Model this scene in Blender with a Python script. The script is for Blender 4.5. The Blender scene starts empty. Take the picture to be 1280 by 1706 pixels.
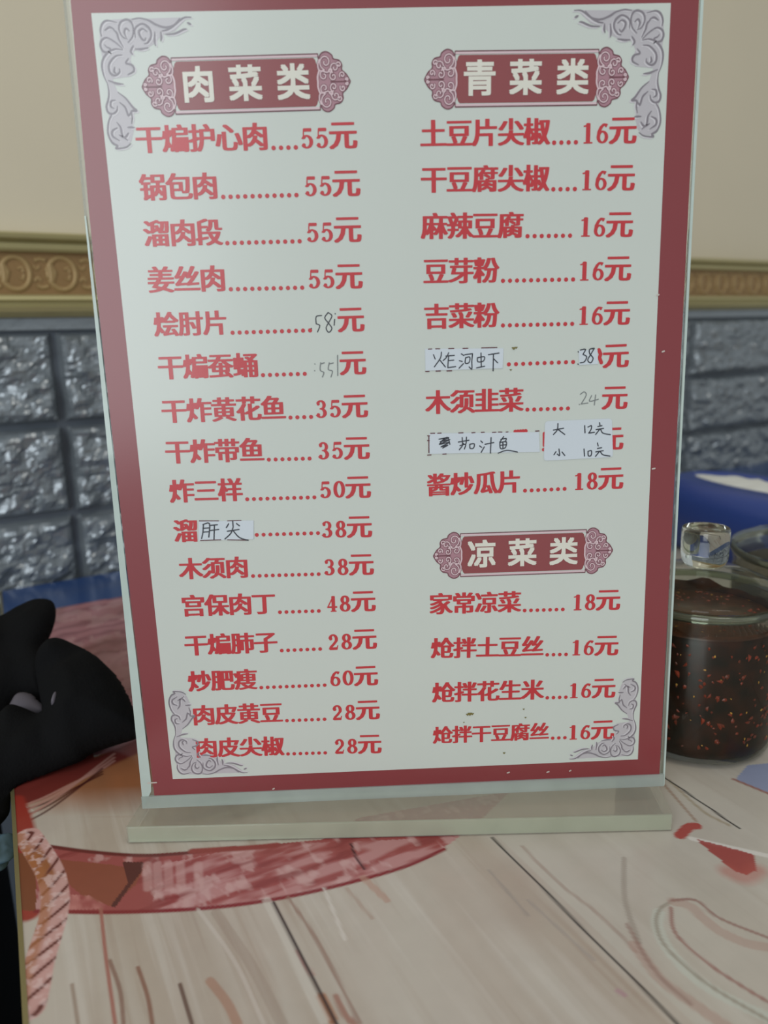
import bpy, bmesh, math, random
import numpy as np
from mathutils import Vector, Matrix, geometry
random.seed(7); rng = np.random.RandomState(7)
SC = bpy.context.scene; COL = SC.collection

# ------------------------------------------------------------------ camera
CAM = np.array([-0.01404, -0.28844, 0.19668])
RM = np.array([[0.99910196, -0.03211566, -0.02763795],
               [-0.03408853, -0.22186174, -0.97448209],
               [0.02516433, 0.9745491, -0.22275728]])      # rows: image right, image down, forward
FPX = 1280.0
cd = bpy.data.cameras.new('camera'); cam = bpy.data.objects.new('camera', cd); COL.objects.link(cam)
m = Matrix.Identity(4)
for i in range(3):
    m[i][0] = RM[0][i]; m[i][1] = -RM[1][i]; m[i][2] = -RM[2][i]; m[i][3] = CAM[i]
cam.matrix_world = m
cd.sensor_fit = 'VERTICAL'; cd.sensor_height = 36; cd.lens = FPX * 36 / 1706
cd.clip_start = 0.01
cd.dof.use_dof = True; cd.dof.focus_distance = 0.31; cd.dof.aperture_fstop = 9.0
SC.camera = cam

# ------------------------------------------------------------------ world, lights, exposure
SC.view_settings.view_transform = 'Standard'; SC.view_settings.look = 'None'
SC.view_settings.gamma = 1; SC.view_settings.use_curve_mapping = False
SC.view_settings.exposure = 0.0
w = bpy.data.worlds.new('room_ambient'); SC.world = w; w.use_nodes = True
w.node_tree.nodes['Background'].inputs[0].default_value = (0.90, 0.97, 1.0, 1)
w.node_tree.nodes['Background'].inputs[1].default_value = 0.40
def area(name, loc, target, sx, sy, power, color):
    l = bpy.data.lights.new(name, 'AREA'); l.shape = 'RECTANGLE'; l.size = sx; l.size_y = sy
    l.energy = power; l.color = color
    o = bpy.data.objects.new(name, l); COL.objects.link(o); o.location = loc
    o.rotation_euler = (Vector(target) - Vector(loc)).to_track_quat('-Z', 'Y').to_euler()
    return o
# daylight through the window behind and to the left of the photographer
area('window_daylight', (-0.92, -1.95, 0.80), (0, 0.1, 0.2), 1.1, 2.0, 27.0, (0.90, 0.96, 1.0))
# warm overhead fill added to the ambient light, not a known lamp
area('added_overhead_fill', (0.5, -0.6, 1.9), (0.3, 0.3, 0), 0.6, 0.6, 5.0, (1.0, 0.93, 0.82))

# ------------------------------------------------------------------ helpers
def lin(c):
    c = np.asarray(c, float) / 255.0
    return np.where(c <= 0.04045, c / 12.92, ((c + 0.055) / 1.055) ** 2.4)
def ray(px, py):
    return RM.T @ np.array([(px - 640) / FPX, (py - 853) / FPX, 1.0])
def on_plane(px, py, n, d):
    r = ray(px, py); n = np.array(n, float); return CAM + (d - n @ CAM) / (n @ r) * r
def tp(px, py, z=0.0):                    # point of the table (or a level above it)
    return on_plane(px, py, (0, 0, 1), z)
def bp(px, py):                           # point of the menu plane y = 0, as (x, z)
    p = on_plane(px, py, (0, 1, 0), 0); return np.array([p[0], p[2]])

def mesh_obj(name, verts, faces, mat, parent=None, smooth=False):
    me = bpy.data.meshes.new(name); me.from_pydata([tuple(v) for v in verts], [], [tuple(f) for f in faces]); me.update()
    if mat: me.materials.append(mat)
    if smooth: me.polygons.foreach_set('use_smooth', [True] * len(me.polygons))
    o = bpy.data.objects.new(name, me); COL.objects.link(o)
    if parent: o.parent = parent
    return o
def bm_obj(name, bm, mat, parent=None, smooth=False):
    me = bpy.data.meshes.new(name); bm.to_mesh(me); bm.free()
    if mat: me.materials.append(mat)
    if smooth: me.polygons.foreach_set('use_smooth', [True] * len(me.polygons))
    o = bpy.data.objects.new(name, me); COL.objects.link(o)
    if parent: o.parent = parent
    return o
def empty(name, loc=(0, 0, 0), parent=None):
    o = bpy.data.objects.new(name, None); o.empty_display_size = 0.02; COL.objects.link(o); o.location = loc
    if parent: o.parent = parent
    return o
def tag(o, label=None, cat=None, group=None, kind=None):
    if label: o['label'] = label
    if cat: o['category'] = cat
    if group: o['group'] = group
    if kind: o['kind'] = kind
    return o
def prism(bm, pts_lo, pts_hi):            # closed solid between two equal loops
    a = [bm.verts.new(p) for p in pts_lo]; b = [bm.verts.new(p) for p in pts_hi]
    n = len(a); bm.faces.new(a[::-1]); bm.faces.new(b)
    for i in range(n): bm.faces.new((a[i], a[(i + 1) % n], b[(i + 1) % n], b[i]))
def box(bm, x0, x1, y0, y1, z0, z1):
    prism(bm, [(x0, y0, z0), (x1, y0, z0), (x1, y1, z0), (x0, y1, z0)], [(x0, y0, z1), (x1, y0, z1), (x1, y1, z1), (x0, y1, z1)])
def bevel(bm, w, seg=2):
    bmesh.ops.recalc_face_normals(bm, faces=bm.faces)
    bmesh.ops.bevel(bm, geom=list(bm.edges), offset=w, segments=seg, affect='EDGES', profile=0.5, clamp_overlap=True)
def lathe(profile, cx, cy, n=64, close=False):
    v, f = [], []
    m_ = len(profile)
    for r, z in profile:
        for k in range(n):
            a = 2 * math.pi * k / n; v.append((cx + r * math.cos(a), cy + r * math.sin(a), z))
    for i in range(m_ - 1 + (1 if close else 0)):
        i2 = (i + 1) % m_
        for k in range(n):
            k2 = (k + 1) % n; f.append((i * n + k, i * n + k2, i2 * n + k2, i2 * n + k))
    return v, f

def mat(name, col, rough=0.5, metal=0.0, coat=0.0, spec=0.5, noise=0.0, nscale=40, bump=0.0, bscale=200, attr=None, coat_rough=0.05, col2=None):
    M = bpy.data.materials.new(name); M.use_nodes = True; nt = M.node_tree; b = nt.nodes['Principled BSDF']
    c = tuple(lin(col)) + (1,)
    b.inputs['Base Color'].default_value = c
    b.inputs['Roughness'].default_value = rough; b.inputs['Metallic'].default_value = metal
    b.inputs['Coat Weight'].default_value = coat; b.inputs['Coat Roughness'].default_value = coat_rough
    b.inputs['Specular IOR Level'].default_value = spec
    tc = nt.nodes.new('ShaderNodeTexCoord')
    if attr:
        a = nt.nodes.new('ShaderNodeAttribute'); a.attribute_name = attr; src = a.outputs['Color']
        nt.links.new(src, b.inputs['Base Color'])
    if noise or col2:
        nz = nt.nodes.new('ShaderNodeTexNoise'); nz.inputs['Scale'].default_value = nscale; nz.inputs['Detail'].default_value = 5
        nt.links.new(tc.outputs['Object'], nz.inputs['Vector'])
        if col2:
            r = nt.nodes.new('ShaderNodeValToRGB'); r.color_ramp.elements[0].color = c; r.color_ramp.elements[1].color = tuple(lin(col2)) + (1,)
            r.color_ramp.elements[0].position = 0.35; r.color_ramp.elements[1].position = 0.65
            nt.links.new(nz.outputs['Fac'], r.inputs['Fac']); nt.links.new(r.outputs['Color'], b.inputs['Base Color'])
        else:
            mr = nt.nodes.new('ShaderNodeMapRange'); mr.inputs['To Min'].default_value = 1 - noise; mr.inputs['To Max'].default_value = 1 + noise
            nt.links.new(nz.outputs['Fac'], mr.inputs['Value'])
            mx = nt.nodes.new('ShaderNodeVectorMath'); mx.operation = 'SCALE'
            if attr: nt.links.new(src, mx.inputs[0])
            else: mx.inputs[0].default_value = c[:3]
            nt.links.new(mr.outputs['Result'], mx.inputs['Scale']); nt.links.new(mx.outputs['Vector'], b.inputs['Base Color'])
    if bump:
        n2 = nt.nodes.new('ShaderNodeTexNoise'); n2.inputs['Scale'].default_value = bscale; n2.inputs['Detail'].default_value = 6
        nt.links.new(tc.outputs['Object'], n2.inputs['Vector'])
        bu = nt.nodes.new('ShaderNodeBump'); bu.inputs['Strength'].default_value = bump; bu.inputs['Distance'].default_value = 0.002
        nt.links.new(n2.outputs['Fac'], bu.inputs['Height']); nt.links.new(bu.outputs['Normal'], b.inputs['Normal'])
    return M
def clear(name, tint, body, amount, rough=0.04, ior=1.45, gloss=1.0):
    """thin clear plastic or glass: see-through, part cloudy body, fresnel sheen"""
    M = bpy.data.materials.new(name); M.use_nodes = True; nt = M.node_tree; nt.nodes.clear()
    out = nt.nodes.new('ShaderNodeOutputMaterial'); tr = nt.nodes.new('ShaderNodeBsdfTransparent'); tr.inputs[0].default_value = tuple(lin(tint)) + (1,)
    df = nt.nodes.new('ShaderNodeBsdfDiffuse'); df.inputs[0].default_value = tuple(lin(body)) + (1,)
    gl = nt.nodes.new('ShaderNodeBsdfGlossy'); gl.inputs['Roughness'].default_value = rough
    nz = nt.nodes.new('ShaderNodeTexNoise'); nz.inputs['Scale'].default_value = 60; tc = nt.nodes.new('ShaderNodeTexCoord')
    nt.links.new(tc.outputs['Object'], nz.inputs['Vector'])
    mr = nt.nodes.new('ShaderNodeMapRange'); mr.inputs['To Min'].default_value = amount * 0.8; mr.inputs['To Max'].default_value = min(1, amount * 1.2)
    nt.links.new(nz.outputs['Fac'], mr.inputs['Value'])
    m1 = nt.nodes.new('ShaderNodeMixShader'); nt.links.new(mr.outputs['Result'], m1.inputs[0])
    nt.links.new(tr.outputs[0], m1.inputs[1]); nt.links.new(df.outputs[0], m1.inputs[2])
    fr = nt.nodes.new('ShaderNodeFresnel'); fr.inputs['IOR'].default_value = ior
    mg = nt.nodes.new('ShaderNodeMath'); mg.operation = 'MULTIPLY'; mg.inputs[1].default_value = gloss; nt.links.new(fr.outputs[0], mg.inputs[0])
    m2 = nt.nodes.new('ShaderNodeMixShader'); nt.links.new(mg.outputs[0], m2.inputs[0])
    nt.links.new(m1.outputs[0], m2.inputs[1]); nt.links.new(gl.outputs[0], m2.inputs[2])
    nt.links.new(m2.outputs[0], out.inputs[0]); return M

# value noise in numpy
_perm = rng.rand(64, 64)
def vnoise(x, y):
    x = np.asarray(x, float); y = np.asarray(y, float)
    xi = np.floor(x).astype(int); yi = np.floor(y).astype(int); fx = x - xi; fy = y - yi
    fx = fx * fx * (3 - 2 * fx); fy = fy * fy * (3 - 2 * fy)
    g = lambda a, b: _perm[a % 64, b % 64]
    return (g(xi, yi) * (1 - fx) + g(xi + 1, yi) * fx) * (1 - fy) + (g(xi, yi + 1) * (1 - fx) + g(xi + 1, yi + 1) * fx) * fy
def fbm(x, y, o=4):
    s = 0; a = 1; t = 0
    for k in range(o): s = s + a * vnoise(x * 2 ** k + 17.3 * k, y * 2 ** k + 5.1 * k); t += a; a *= 0.5
    return s / t

# ------------------------------------------------------------------ the setting: wall
TH = math.radians(28.64); U = np.array([math.cos(TH), math.sin(TH), 0]); N = np.array([math.sin(TH), -math.cos(TH), 0])   # N faces the room
A0 = np.array([-0.3038, 0.3523, 0.0])
def wp(s, h, out=0.0):
    p = A0 + U * s + N * out; return (p[0], p[1], h)
S0, S1 = -0.76, 1.84
M_cream = mat('cream_wall_paint', (213, 201, 176), 0.6, noise=0.03, nscale=8, bump=0.05)
M_brick = mat('silver_grey_foam_brick', (134, 141, 146), 0.24, metal=0.35, spec=1.0, noise=0.18, nscale=25, bump=0.6, bscale=90)
M_joint = mat('grey_joint', (86, 93, 102), 0.5, noise=0.1)
M_gold = mat('olive_gold_moulding', (178, 167, 120), 0.38, metal=0.25, noise=0.06)
M_band = mat('brown_gold_band', (150, 118, 76), 0.42, metal=0.2, noise=0.12, nscale=60)
M_orn = mat('worn_gold_relief', (166, 138, 92), 0.4, metal=0.2, noise=0.12, nscale=80)
M_gap = mat('dark_slot', (70, 50, 25), 0.7)
bm = bmesh.new()
prism(bm, [wp(S0, -0.75, 0), wp(S1, -0.75, 0), wp(S1, -0.75, -0.12), wp(S0, -0.75, -0.12)],
      [wp(S0, 1.95, 0), wp(S1, 1.95, 0), wp(S1, 1.95, -0.12), wp(S0, 1.95, -0.12)])
bmesh.ops.recalc_face_normals(bm, faces=bm.faces)
wall = bm_obj('wall_back', bm, M_cream); tag(wall, 'cream plaster wall with silver grey mock brick panels below a gilt border', kind='structure')
def wall_prism(name, s0, s1, prof, m_, parent, smooth=False):
    bm = bmesh.new(); lo = [wp(s0, h, o) for o, h in prof]; hi = [wp(s1, h, o) for o, h in prof]
    prism(bm, lo, hi); bmesh.ops.recalc_face_normals(bm, faces=bm.faces)
    return bm_obj(name, bm, m_, parent, smooth)
wall_prism('joint_backing', S0, S1, [(0.0, -0.75), (0.004, -0.75), (0.004, 0.222), (0.0, 0.222)], M_joint, wall)
# brick relief, six variants sharing meshes
BL, BH = 0.196, 0.0765; GAP = 0.0045
def brick_mesh(seed):
    nx, nz = 64, 26; L = BL - GAP; H = BH - GAP
    xs = np.linspace(0, L, nx); zs = np.linspace(0, H, nz); X, Z = np.meshgrid(xs, zs)
    ox = seed * 7.7
    q = fbm(X * 55 + ox, Z * 70 + ox, 3)
    rid = np.abs(fbm(X * 38 + Z * 22 + ox, Z * 60 - X * 18 + 3 * ox, 3) - 0.5) * 2
    cell = np.round(fbm(X * 26 + ox * 2, Z * 34, 2) * 7) / 7
    h = 0.0035 + 0.012 * cell + 0.010 * rid + 0.007 * (q - 0.5)
    d = np.minimum.reduce([X, L - X, Z, H - Z]); e = np.clip(d / 0.007, 0, 1)
    h = 0.0045 + (h - 0.0025) * np.sqrt(e)
    h[0, :] = h[-1, :] = 0.003; h[:, 0] = h[:, -1] = 0.003
    V = [(float(x), float(-hh), float(z)) for x, z, hh in zip(X.ravel(), Z.ravel(), h.ravel())]
    F = [(j * nx + i, j * nx + i + 1, (j + 1) * nx + i + 1, (j + 1) * nx + i) for j in range(nz - 1) for i in range(nx - 1)]
    me = bpy.data.meshes.new('brick'); me.from_pydata(V, [], F); me.update(); me.materials.append(M_brick); return me
bricks = [brick_mesh(k + 1) for k in range(6)]
k = 0
for r in range(-2, 3):
    z0 = 0.1325 + (r - 1) * BH + GAP / 2
    if r == 2: z0 = 0.1325 + GAP / 2 + BH
    if r >= 2: continue
    for c in range(-4, 9):
        s = 0.041 + c * BL + GAP / 2
        if s < S0 or s + BL > S1 + 0.01: continue
        o = bpy.data.objects.new('brick', bricks[(k * 5 + (r + 3) * 2 + c * c) % 6]); COL.objects.link(o); k += 1
        o.parent = wall; o.location = wp(s, z0, 0.001); o.rotation_euler = (0, 0, TH)
# flat lip of the panels above the bricks
wall_prism('panel_lip', S0, S1, [(0.004, 0.2095), (0.009, 0.2095), (0.007, 0.2225), (0.004, 0.2225)], M_brick, wall)

trim = tag(empty('trim_1', wp(0, 0.22)), 'olive gold carved border strip running along the wall above the grey bricks', kind='structure')
def tprism(name, prof, m_):
    o = wall_prism(name, S0, S1, prof, m_, None); o.parent = trim; o.matrix_parent_inverse = Matrix.Translation(-trim.location); return o
tprism('lower_moulding', [(0, 0.219), (0.010, 0.2195), (0.016, 0.2235), (0.018, 0.227), (0.015, 0.2285), (0.0155, 0.231), (0.019, 0.2325), (0.017, 0.2355), (0.012, 0.237), (0, 0.237)], M_gold)
tprism('carved_band', [(0, 0.2365), (0.0085, 0.2365), (0.0085, 0.270), (0, 0.270)], M_band)
tprism('upper_moulding', [(0, 0.2695), (0.013, 0.2695), (0.015, 0.2715), (0.0155, 0.2755), (0.013, 0.2765), (0.019, 0.279), (0.020, 0.282), (0.016, 0.2838), (0, 0.2840)], M_gold)
def relief_tube(bm, pts, r, closed=False):
    n = len(pts); rings = []
    for i, p in enumerate(pts):
        a = pts[i - 1] if (i > 0 or closed) else p; b = pts[(i + 1) % n] if (i < n - 1 or closed) else p
        t = np.array(b) - np.array(a); t = t / (np.linalg.norm(t) + 1e-9); nn = np.array([-t[1], t[0]])
        ring = []
        for q in range(7):
            an = math.pi * q / 6; off = nn * math.cos(an) * r
            ring.append(bm.verts.new((p[0] + off[0], -math.sin(an) * r * 0.8, p[1] + off[1])))
        rings.append(ring)
    for i in range(n if closed else n - 1):
        A_, B_ = rings[i], rings[(i + 1) % n]
        for q in range(6): bm.faces.new((A_[q], A_[q + 1], B_[q + 1], B_[q]))
bm = bmesh.new()      # one repeat of the carved ornament, 50 mm long: ring with a bud, spray between
relief_tube(bm, [(0.0105 * math.cos(a), 0.0125 * math.sin(a)) for a in np.linspace(0, 2 * math.pi, 25)[:-1]], 0.0022, True)
relief_tube(bm, [(-0.0115, 0.002), (-0.0085, 0.008), (-0.0055, 0.001), (-0.0085, -0.008), (-0.0115, -0.002)], 0.0022)
relief_tube(bm, [(-0.0085, 0.007), (-0.008, 0.0), (-0.0085, -0.006)], 0.0026)
for sy in (1, -1):
    relief_tube(bm, [(-0.0115, 0.010 * sy), (-0.016, 0.0112 * sy), (-0.020, 0.0095 * sy)], 0.0018)
    relief_tube(bm, [(-0.0215, 0.006 * sy), (-0.0185, 0.003 * sy), (-0.0165, 0.0055 * sy)], 0.0014)
    relief_tube(bm, [(0.002, 0.003 * sy), (0.005, 0.005 * sy), (0.006, 0.001 * sy)], 0.0013)
bmesh.ops.recalc_face_normals(bm, faces=bm.faces)
ome = bpy.data.meshes.new('scroll_ornament'); bm.to_mesh(ome); bm.free(); ome.materials.append(M_orn)
ome.polygons.foreach_set('use_smooth', [True] * len(ome.polygons))
for k in range(74):
    s = -0.74 + 0.0345 * k
    if s > S1 - 0.03: break
    o = bpy.data.objects.new('scroll_ornament', ome); COL.objects.link(o); o.parent = trim
    o.location = np.array(wp(s, 0.2533, 0.0083)) - np.array(trim.location); o.rotation_euler = (0, 0, TH)

# floor
M_floor = mat('dark_floor', (16, 15, 16), 0.7, spec=.2, noise=0.15, nscale=6)
bm = bmesh.new(); box(bm, -1.6, 2.0, -1.6, 1.5, -0.79, -0.75)
tag(bm_obj('floor', bm, M_floor), 'dark floor below the table', kind='structure')

# ------------------------------------------------------------------ table
E2 = tp(48, 1706)[:2] - tp(24, 1320)[:2]; E2 = E2 / np.linalg.norm(E2); L0 = tp(24, 1320)[:2]
def wall_hit(p, d):                        # meet line p + t d with the wall foot (10 mm clear of the bricks)
    q = A0[:2] + N[:2] * 0.016; n2 = N[:2]; t = ((q - p) @ n2) / (d @ n2); return p + t * d
TL_ = wall_hit(L0, E2); TR_ = TL_ + U[:2] * 1.30
BL_ = TL_ + E2 * 0.72; BR_ = TR_ + E2 * 0.72
table = tag(empty('dining_table', (float(TL_[0]), float(TL_[1]), -0.75)), 'dining table whose top is printed with pale planks, rope and red boards', 'table')
def tpar(o):
    o.parent = table; o.matrix_parent_inverse = Matrix.Translation(-table.location); return o
M_edge = mat('brass_table_edging', (150, 140, 100), 0.3, metal=0.6)
M_core = mat('table_core', (60, 45, 38), 0.6)
M_print = mat('printed_tabletop', (170, 160, 150), 0.22, attr='print', noise=0.05, nscale=120, spec=0.5)
bm = bmesh.new(); q4 = [TL_, BL_, BR_, TR_]
prism(bm, [(p[0], p[1], -0.028) for p in q4], [(p[0], p[1], -0.0012) for p in q4]); bmesh.ops.recalc_face_normals(bm, faces=bm.faces)
tpar(bm_obj('tabletop', bm, M_core))
bm = bmesh.new()      # edging strip round the top
c4 = sum(q4) / 4
def outw(p, k): d = (p - c4); return p + d / np.linalg.norm(d) * k
for i in range(4):
    a, b = q4[i], q4[(i + 1) % 4]
    if i == 3: continue
    t = (b - a) / np.linalg.norm(b - a); n_ = np.array([-t[1], t[0]])
    if n_ @ (a - c4) < 0: n_ = -n_
    P = [a, b, b + n_ * 0.0016, a + n_ * 0.0016]
    prism(bm, [(p[0], p[1], -0.029) for p in P], [(p[0], p[1], 0.0003) for p in P])
bmesh.ops.recalc_face_normals(bm, faces=bm.faces); tpar(bm_obj('edging_strip', bm, M_edge))
M_leg = mat('black_table_leg', (28, 28, 30), 0.4)
for a, b in ((0.06, 0.08), (0.06, 0.64), (1.22, 0.08), (1.22, 0.64)):
    c = TL_ + U[:2] * a + E2 * b; bm = bmesh.new(); box(bm, c[0] - .022, c[0] + .022, c[1] - .022, c[1] + .022, -0.75, -0.028)
    bevel(bm, 0.003); tpar(bm_obj('leg', bm, M_leg))

# the printed picture on the top: flat print, coloured per point of the sheet
def axis(breaks):
    out = []
    for a, b, st in breaks: out += list(np.arange(a, b, st))
    return np.array(out + [breaks[-1][1]])
ea = axis([(0, 0.07, 0.0004), (0.07, 0.36, 0.0008), (0.36, 1.30, 0.008)]); eb = axis([(0, 0.26, 0.0016), (0.26, 0.66, 0.0007), (0.66, 0.72, 0.005)])
EA, EB = np.meshgrid(ea, eb)
PX = TL_[0] + U[0] * EA + E2[0] * EB; PY = TL_[1] + U[1] * EA + E2[1] * EB
def poly_tp(pts): return np.array([tp(*p)[:2] for p in pts])
def inside(pts):
    P = poly_tp(pts); r = np.zeros(PX.shape, bool); j = len(P) - 1
    for i in range(len(P)):
        xi, yi, xj, yj = P[i][0], P[i][1], P[j][0], P[j][1]
        c = ((yi > PY) != (yj > PY)) & (PX < (xj - xi) * (PY - yi) / (yj - yi + 1e-12) + xi); r ^= c; j = i
    return r
def dist_line(P, want_t=False):
    best = np.full(PX.shape, 9.0); tt = np.zeros(PX.shape); side = np.zeros(PX.shape); acc = 0
    for i in range(len(P) - 1):
        a, b = P[i], P[i + 1]; d = b - a; l = np.linalg.norm(d)
        t = np.clip(((PX - a[0]) * d[0] + (PY - a[1]) * d[1]) / (l * l), 0, 1)
        dx = PX - a[0] - t * d[0]; dy = PY - a[1] - t * d[1]; e = np.hypot(dx, dy); mk = e < best
        best = np.where(mk, e, best); tt = np.where(mk, acc + t * l, tt); side = np.where(mk, np.sign(d[0] * dy - d[1] * dx), side); acc += l
    return (best, tt, side) if want_t else best
def smooth_line(pts, n=6):                 # Catmull-Rom on the table plane
    P = poly_tp(pts); Q = np.vstack([2 * P[0] - P[1], P, 2 * P[-1] - P[-2]]); out = []
    for i in range(1, len(Q) - 2):
        for k in range(n):
            t = k / n; a, b, c, d = Q[i - 1], Q[i], Q[i + 1], Q[i + 2]
            out.append(0.5 * ((2 * b) + (c - a) * t + (2 * a - 5 * b + 4 * c - d) * t * t + (3 * b - a - 3 * c + d) * t ** 3))
    out.append(Q[-2]); return np.array(out)
PC = np.zeros(PX.shape + (3,))
def put(mask, col):
    mk = np.clip(mask, 0, 1)[..., None]; global PC; PC = PC * (1 - mk) + lin(col) * mk
def band(pts, w, soft, col, k=1.0, smooth=True):
    d = dist_line(smooth_line(pts) if smooth else poly_tp(pts)); put(np.clip((w / 2 + soft - d) / soft, 0, 1) * k, col)
ac = PX * U[0] + PY * U[1]; al = PX * E2[0] + PY * E2[1]; cr = PX * 0.9058 + PY * 0.4236
st1 = fbm(cr * 260, al * 9, 4); st2 = fbm(cr * 70 + 9, al * 5 + 3, 3); st3 = fbm(cr * 30 + 40, al * 14, 3)
PC[:] = lin((186, 176, 164))
put(np.clip((st2 - 0.45) * 3, 0, 1) * 0.45, (160, 140, 122))
put(np.clip((st1 - 0.60) * 5, 0, 1) * 0.35, (146, 120, 100))
put(np.clip((0.40 - st1) * 5, 0, 1) * 0.45, (202, 195, 186))
put(np.clip((st3 - 0.55) * 4, 0, 1) * 0.30, (150, 128, 116))
_o = tp(830, 1395)[:2]; right = ((PX - _o[0]) * .9058 + (PY - _o[1]) * .4236 > 0) & (EB > .2)
put(right * 0.55, (190, 184, 172)); put(right * np.clip((st2 - .5) * 3, 0, 1) * .2, (170, 164, 150))
# far strip of blue sea across the table end
dw = EB
put(np.clip((0.098 - EB) / 0.004, 0, 1), (44, 70, 118)); put(np.clip((0.098 - EB) / 0.004, 0, 1) * np.clip((fbm(cr * 14, al * 30, 3) - .45) * 3, 0, 1) * .5, (56, 74, 112))
# coiled rope, upper left
coil = inside([(-40, 1060), (60, 1022), (110, 1010), (215, 992), (300, 985), (330, 1100), (300, 1240), (230, 1250), (120, 1262), (-40, 1330)])
wv = fbm(PX * 40, PY * 40, 3)
ctr = tp(330, 1330)[:2]; rr = np.hypot(PX - ctr[0], PY - ctr[1]); an = np.arctan2(PY - ctr[1], PX - ctr[0])
put(coil, (168, 116, 118))
strand = 0.5 + 0.5 * np.sin(rr * 330 + an * 16 + wv * 13)
put(coil * np.clip(strand - .35, 0, 1) * 1.0, (122, 76, 80)); put(coil * (fbm(PX * 90, PY * 90, 3) > .55) * .45, (190, 150, 146))
put(coil * np.clip((fbm(PX * 22 + 5, PY * 22, 2) - .5) * 5, 0, 1) * .6, (128, 84, 70))
# brown wood under the stand's left, fading into pale planks
brown = inside([(20, 1330), (60, 1300), (130, 1270), (300, 1215), (420, 1260), (430, 1330), (300, 1352), (235, 1362), (80, 1362)])
d = dist_line(poly_tp([(60, 1362), (430, 1350)])); put(brown * np.clip(d / 0.022, 0, 1), (158, 100, 66))
put(brown * np.clip(d / 0.022, 0, 1) * np.clip((st2 - .45) * 4, 0, 1) * .5, (132, 92, 66))
put(inside([(0, 1290), (150, 1240), (160, 1275), (90, 1300), (40, 1345), (10, 1345)]) * 1., (120, 50, 44))
# dark red rope loops on the far left
band([(18, 1330), (60, 1322), (110, 1296), (180, 1265), (270, 1225)], 0.010, 0.003, (112, 46, 40))
for off in (0, 14, 30):
    band([(30, 1345 + off * .8), (70, 1330 + off * .5), (115, 1308 + off * .2), (165, 1284 - off * .3), (190, 1268 - off * .4)], 0.0008, 0.0008, (176, 128, 116), .8)
    band([(30, 1352 + off * .8), (75, 1338 + off * .5), (120, 1315 + off * .2), (170, 1290 - off * .3)], 0.0006, 0.0008, (70, 28, 26), .8)
band([(22, 1335), (38, 1380), (44, 1430), (50, 1475), (48, 1520)], 0.007, 0.002, (148, 52, 42))
put(inside([(20, 1420), (90, 1425), (110, 1510), (60, 1518), (30, 1516)]), (120, 66, 40))
# long curved board painted red with a pale crackle
board = inside([(60, 1400), (85, 1410), (150, 1419), (240, 1424), (400, 1412), (540, 1398), (600, 1362), (850, 1318), (800, 1368), (735, 1416), (680, 1440), (600, 1464), (500, 1488), (400, 1505), (300, 1514), (180, 1519), (60, 1518)])
put(board, (152, 74, 72))
gx = fbm(ac * 60, al * 240 + 3, 3); g2 = fbm(ac * 240, al * 120, 3)
put(board * inside([(270, 1440), (420, 1408), (760, 1395), (740, 1430), (560, 1480), (380, 1515), (250, 1520)]) * np.clip((gx - .38) * 5, 0, 1) * .75, (190, 142, 140))
put(board * np.clip((g2 - .58) * 8, 0, 1) * .5, (206, 172, 168)); put(board * np.clip((.36 - gx) * 8, 0, 1) * .7, (128, 50, 50))
put(inside([(100, 1432), (180, 1440), (240, 1448), (225, 1475), (185, 1510), (140, 1494), (110, 1470)]), (136, 72, 54))
put(inside([(205, 1436), (240, 1436), (236, 1452), (215, 1480), (192, 1512), (184, 1510), (214, 1470)]) * 1., (84, 36, 34))
put(inside([(110, 1490), (150, 1492), (190, 1514), (112, 1516)]) * np.clip((g2 - .3) * 4, 0, 1), (186, 120, 114))
for x0 in (245, 262, 280, 300, 330):
    band([(x0, 1440), (x0 + 2, 1480)], .0012 * 2, .001, (200, 160, 156), .5)
band([(60, 1518), (180, 1520), (300, 1516), (400, 1507), (500, 1490), (600, 1466), (680, 1442), (740, 1415)], 0.0012, 0.0007, (128, 34, 40))
band([(75, 1409), (150, 1419), (230, 1425), (300, 1422), (390, 1412)], 0.0012, 0.0008, (100, 34, 34))
band([(320, 1418), (420, 1412), (460, 1408)], 0.0022, 0.001, (140, 56, 52))
band([(585, 1405), (592, 1425), (608, 1448)], 0.0004, 0.0005, (60, 20, 28))
# twisted rope running down the left edge
ropeline = smooth_line([(46, 1392), (66, 1422), (84, 1455), (92, 1495), (88, 1530), (76, 1570), (64, 1610), (56, 1650), (48, 1680)], 8)
d, t, s = dist_line(ropeline, True); wid = 0.0052; mk = np.clip((wid - d) / 0.0006, 0, 1)
put(mk, (196, 152, 146)); tw = 0.5 + 0.5 * np.sin((t + s * d * 1.1) * 2 * math.pi / 0.0088)
put(mk * np.clip((t - .004) / .01, 0, 1) * np.clip((.040 - t) / .01, 0, 1) * np.clip((-s * d + .0022) / .0015, 0, 1), (150, 92, 56)); put(mk * np.clip((tw - .35) * 1.5, 0, 1) * .35, (150, 96, 92)); put(mk * np.clip((tw - .84) * 8, 0, 1), (98, 46, 42)); put(mk * np.clip((-s * d - .0003) / .002, 0, 1) * .7, (166, 104, 64))
put(mk * np.clip((fbm(PX * 500, PY * 500, 2) - .55) * 6, 0, 1) * .6, (216, 186, 182))
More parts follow.
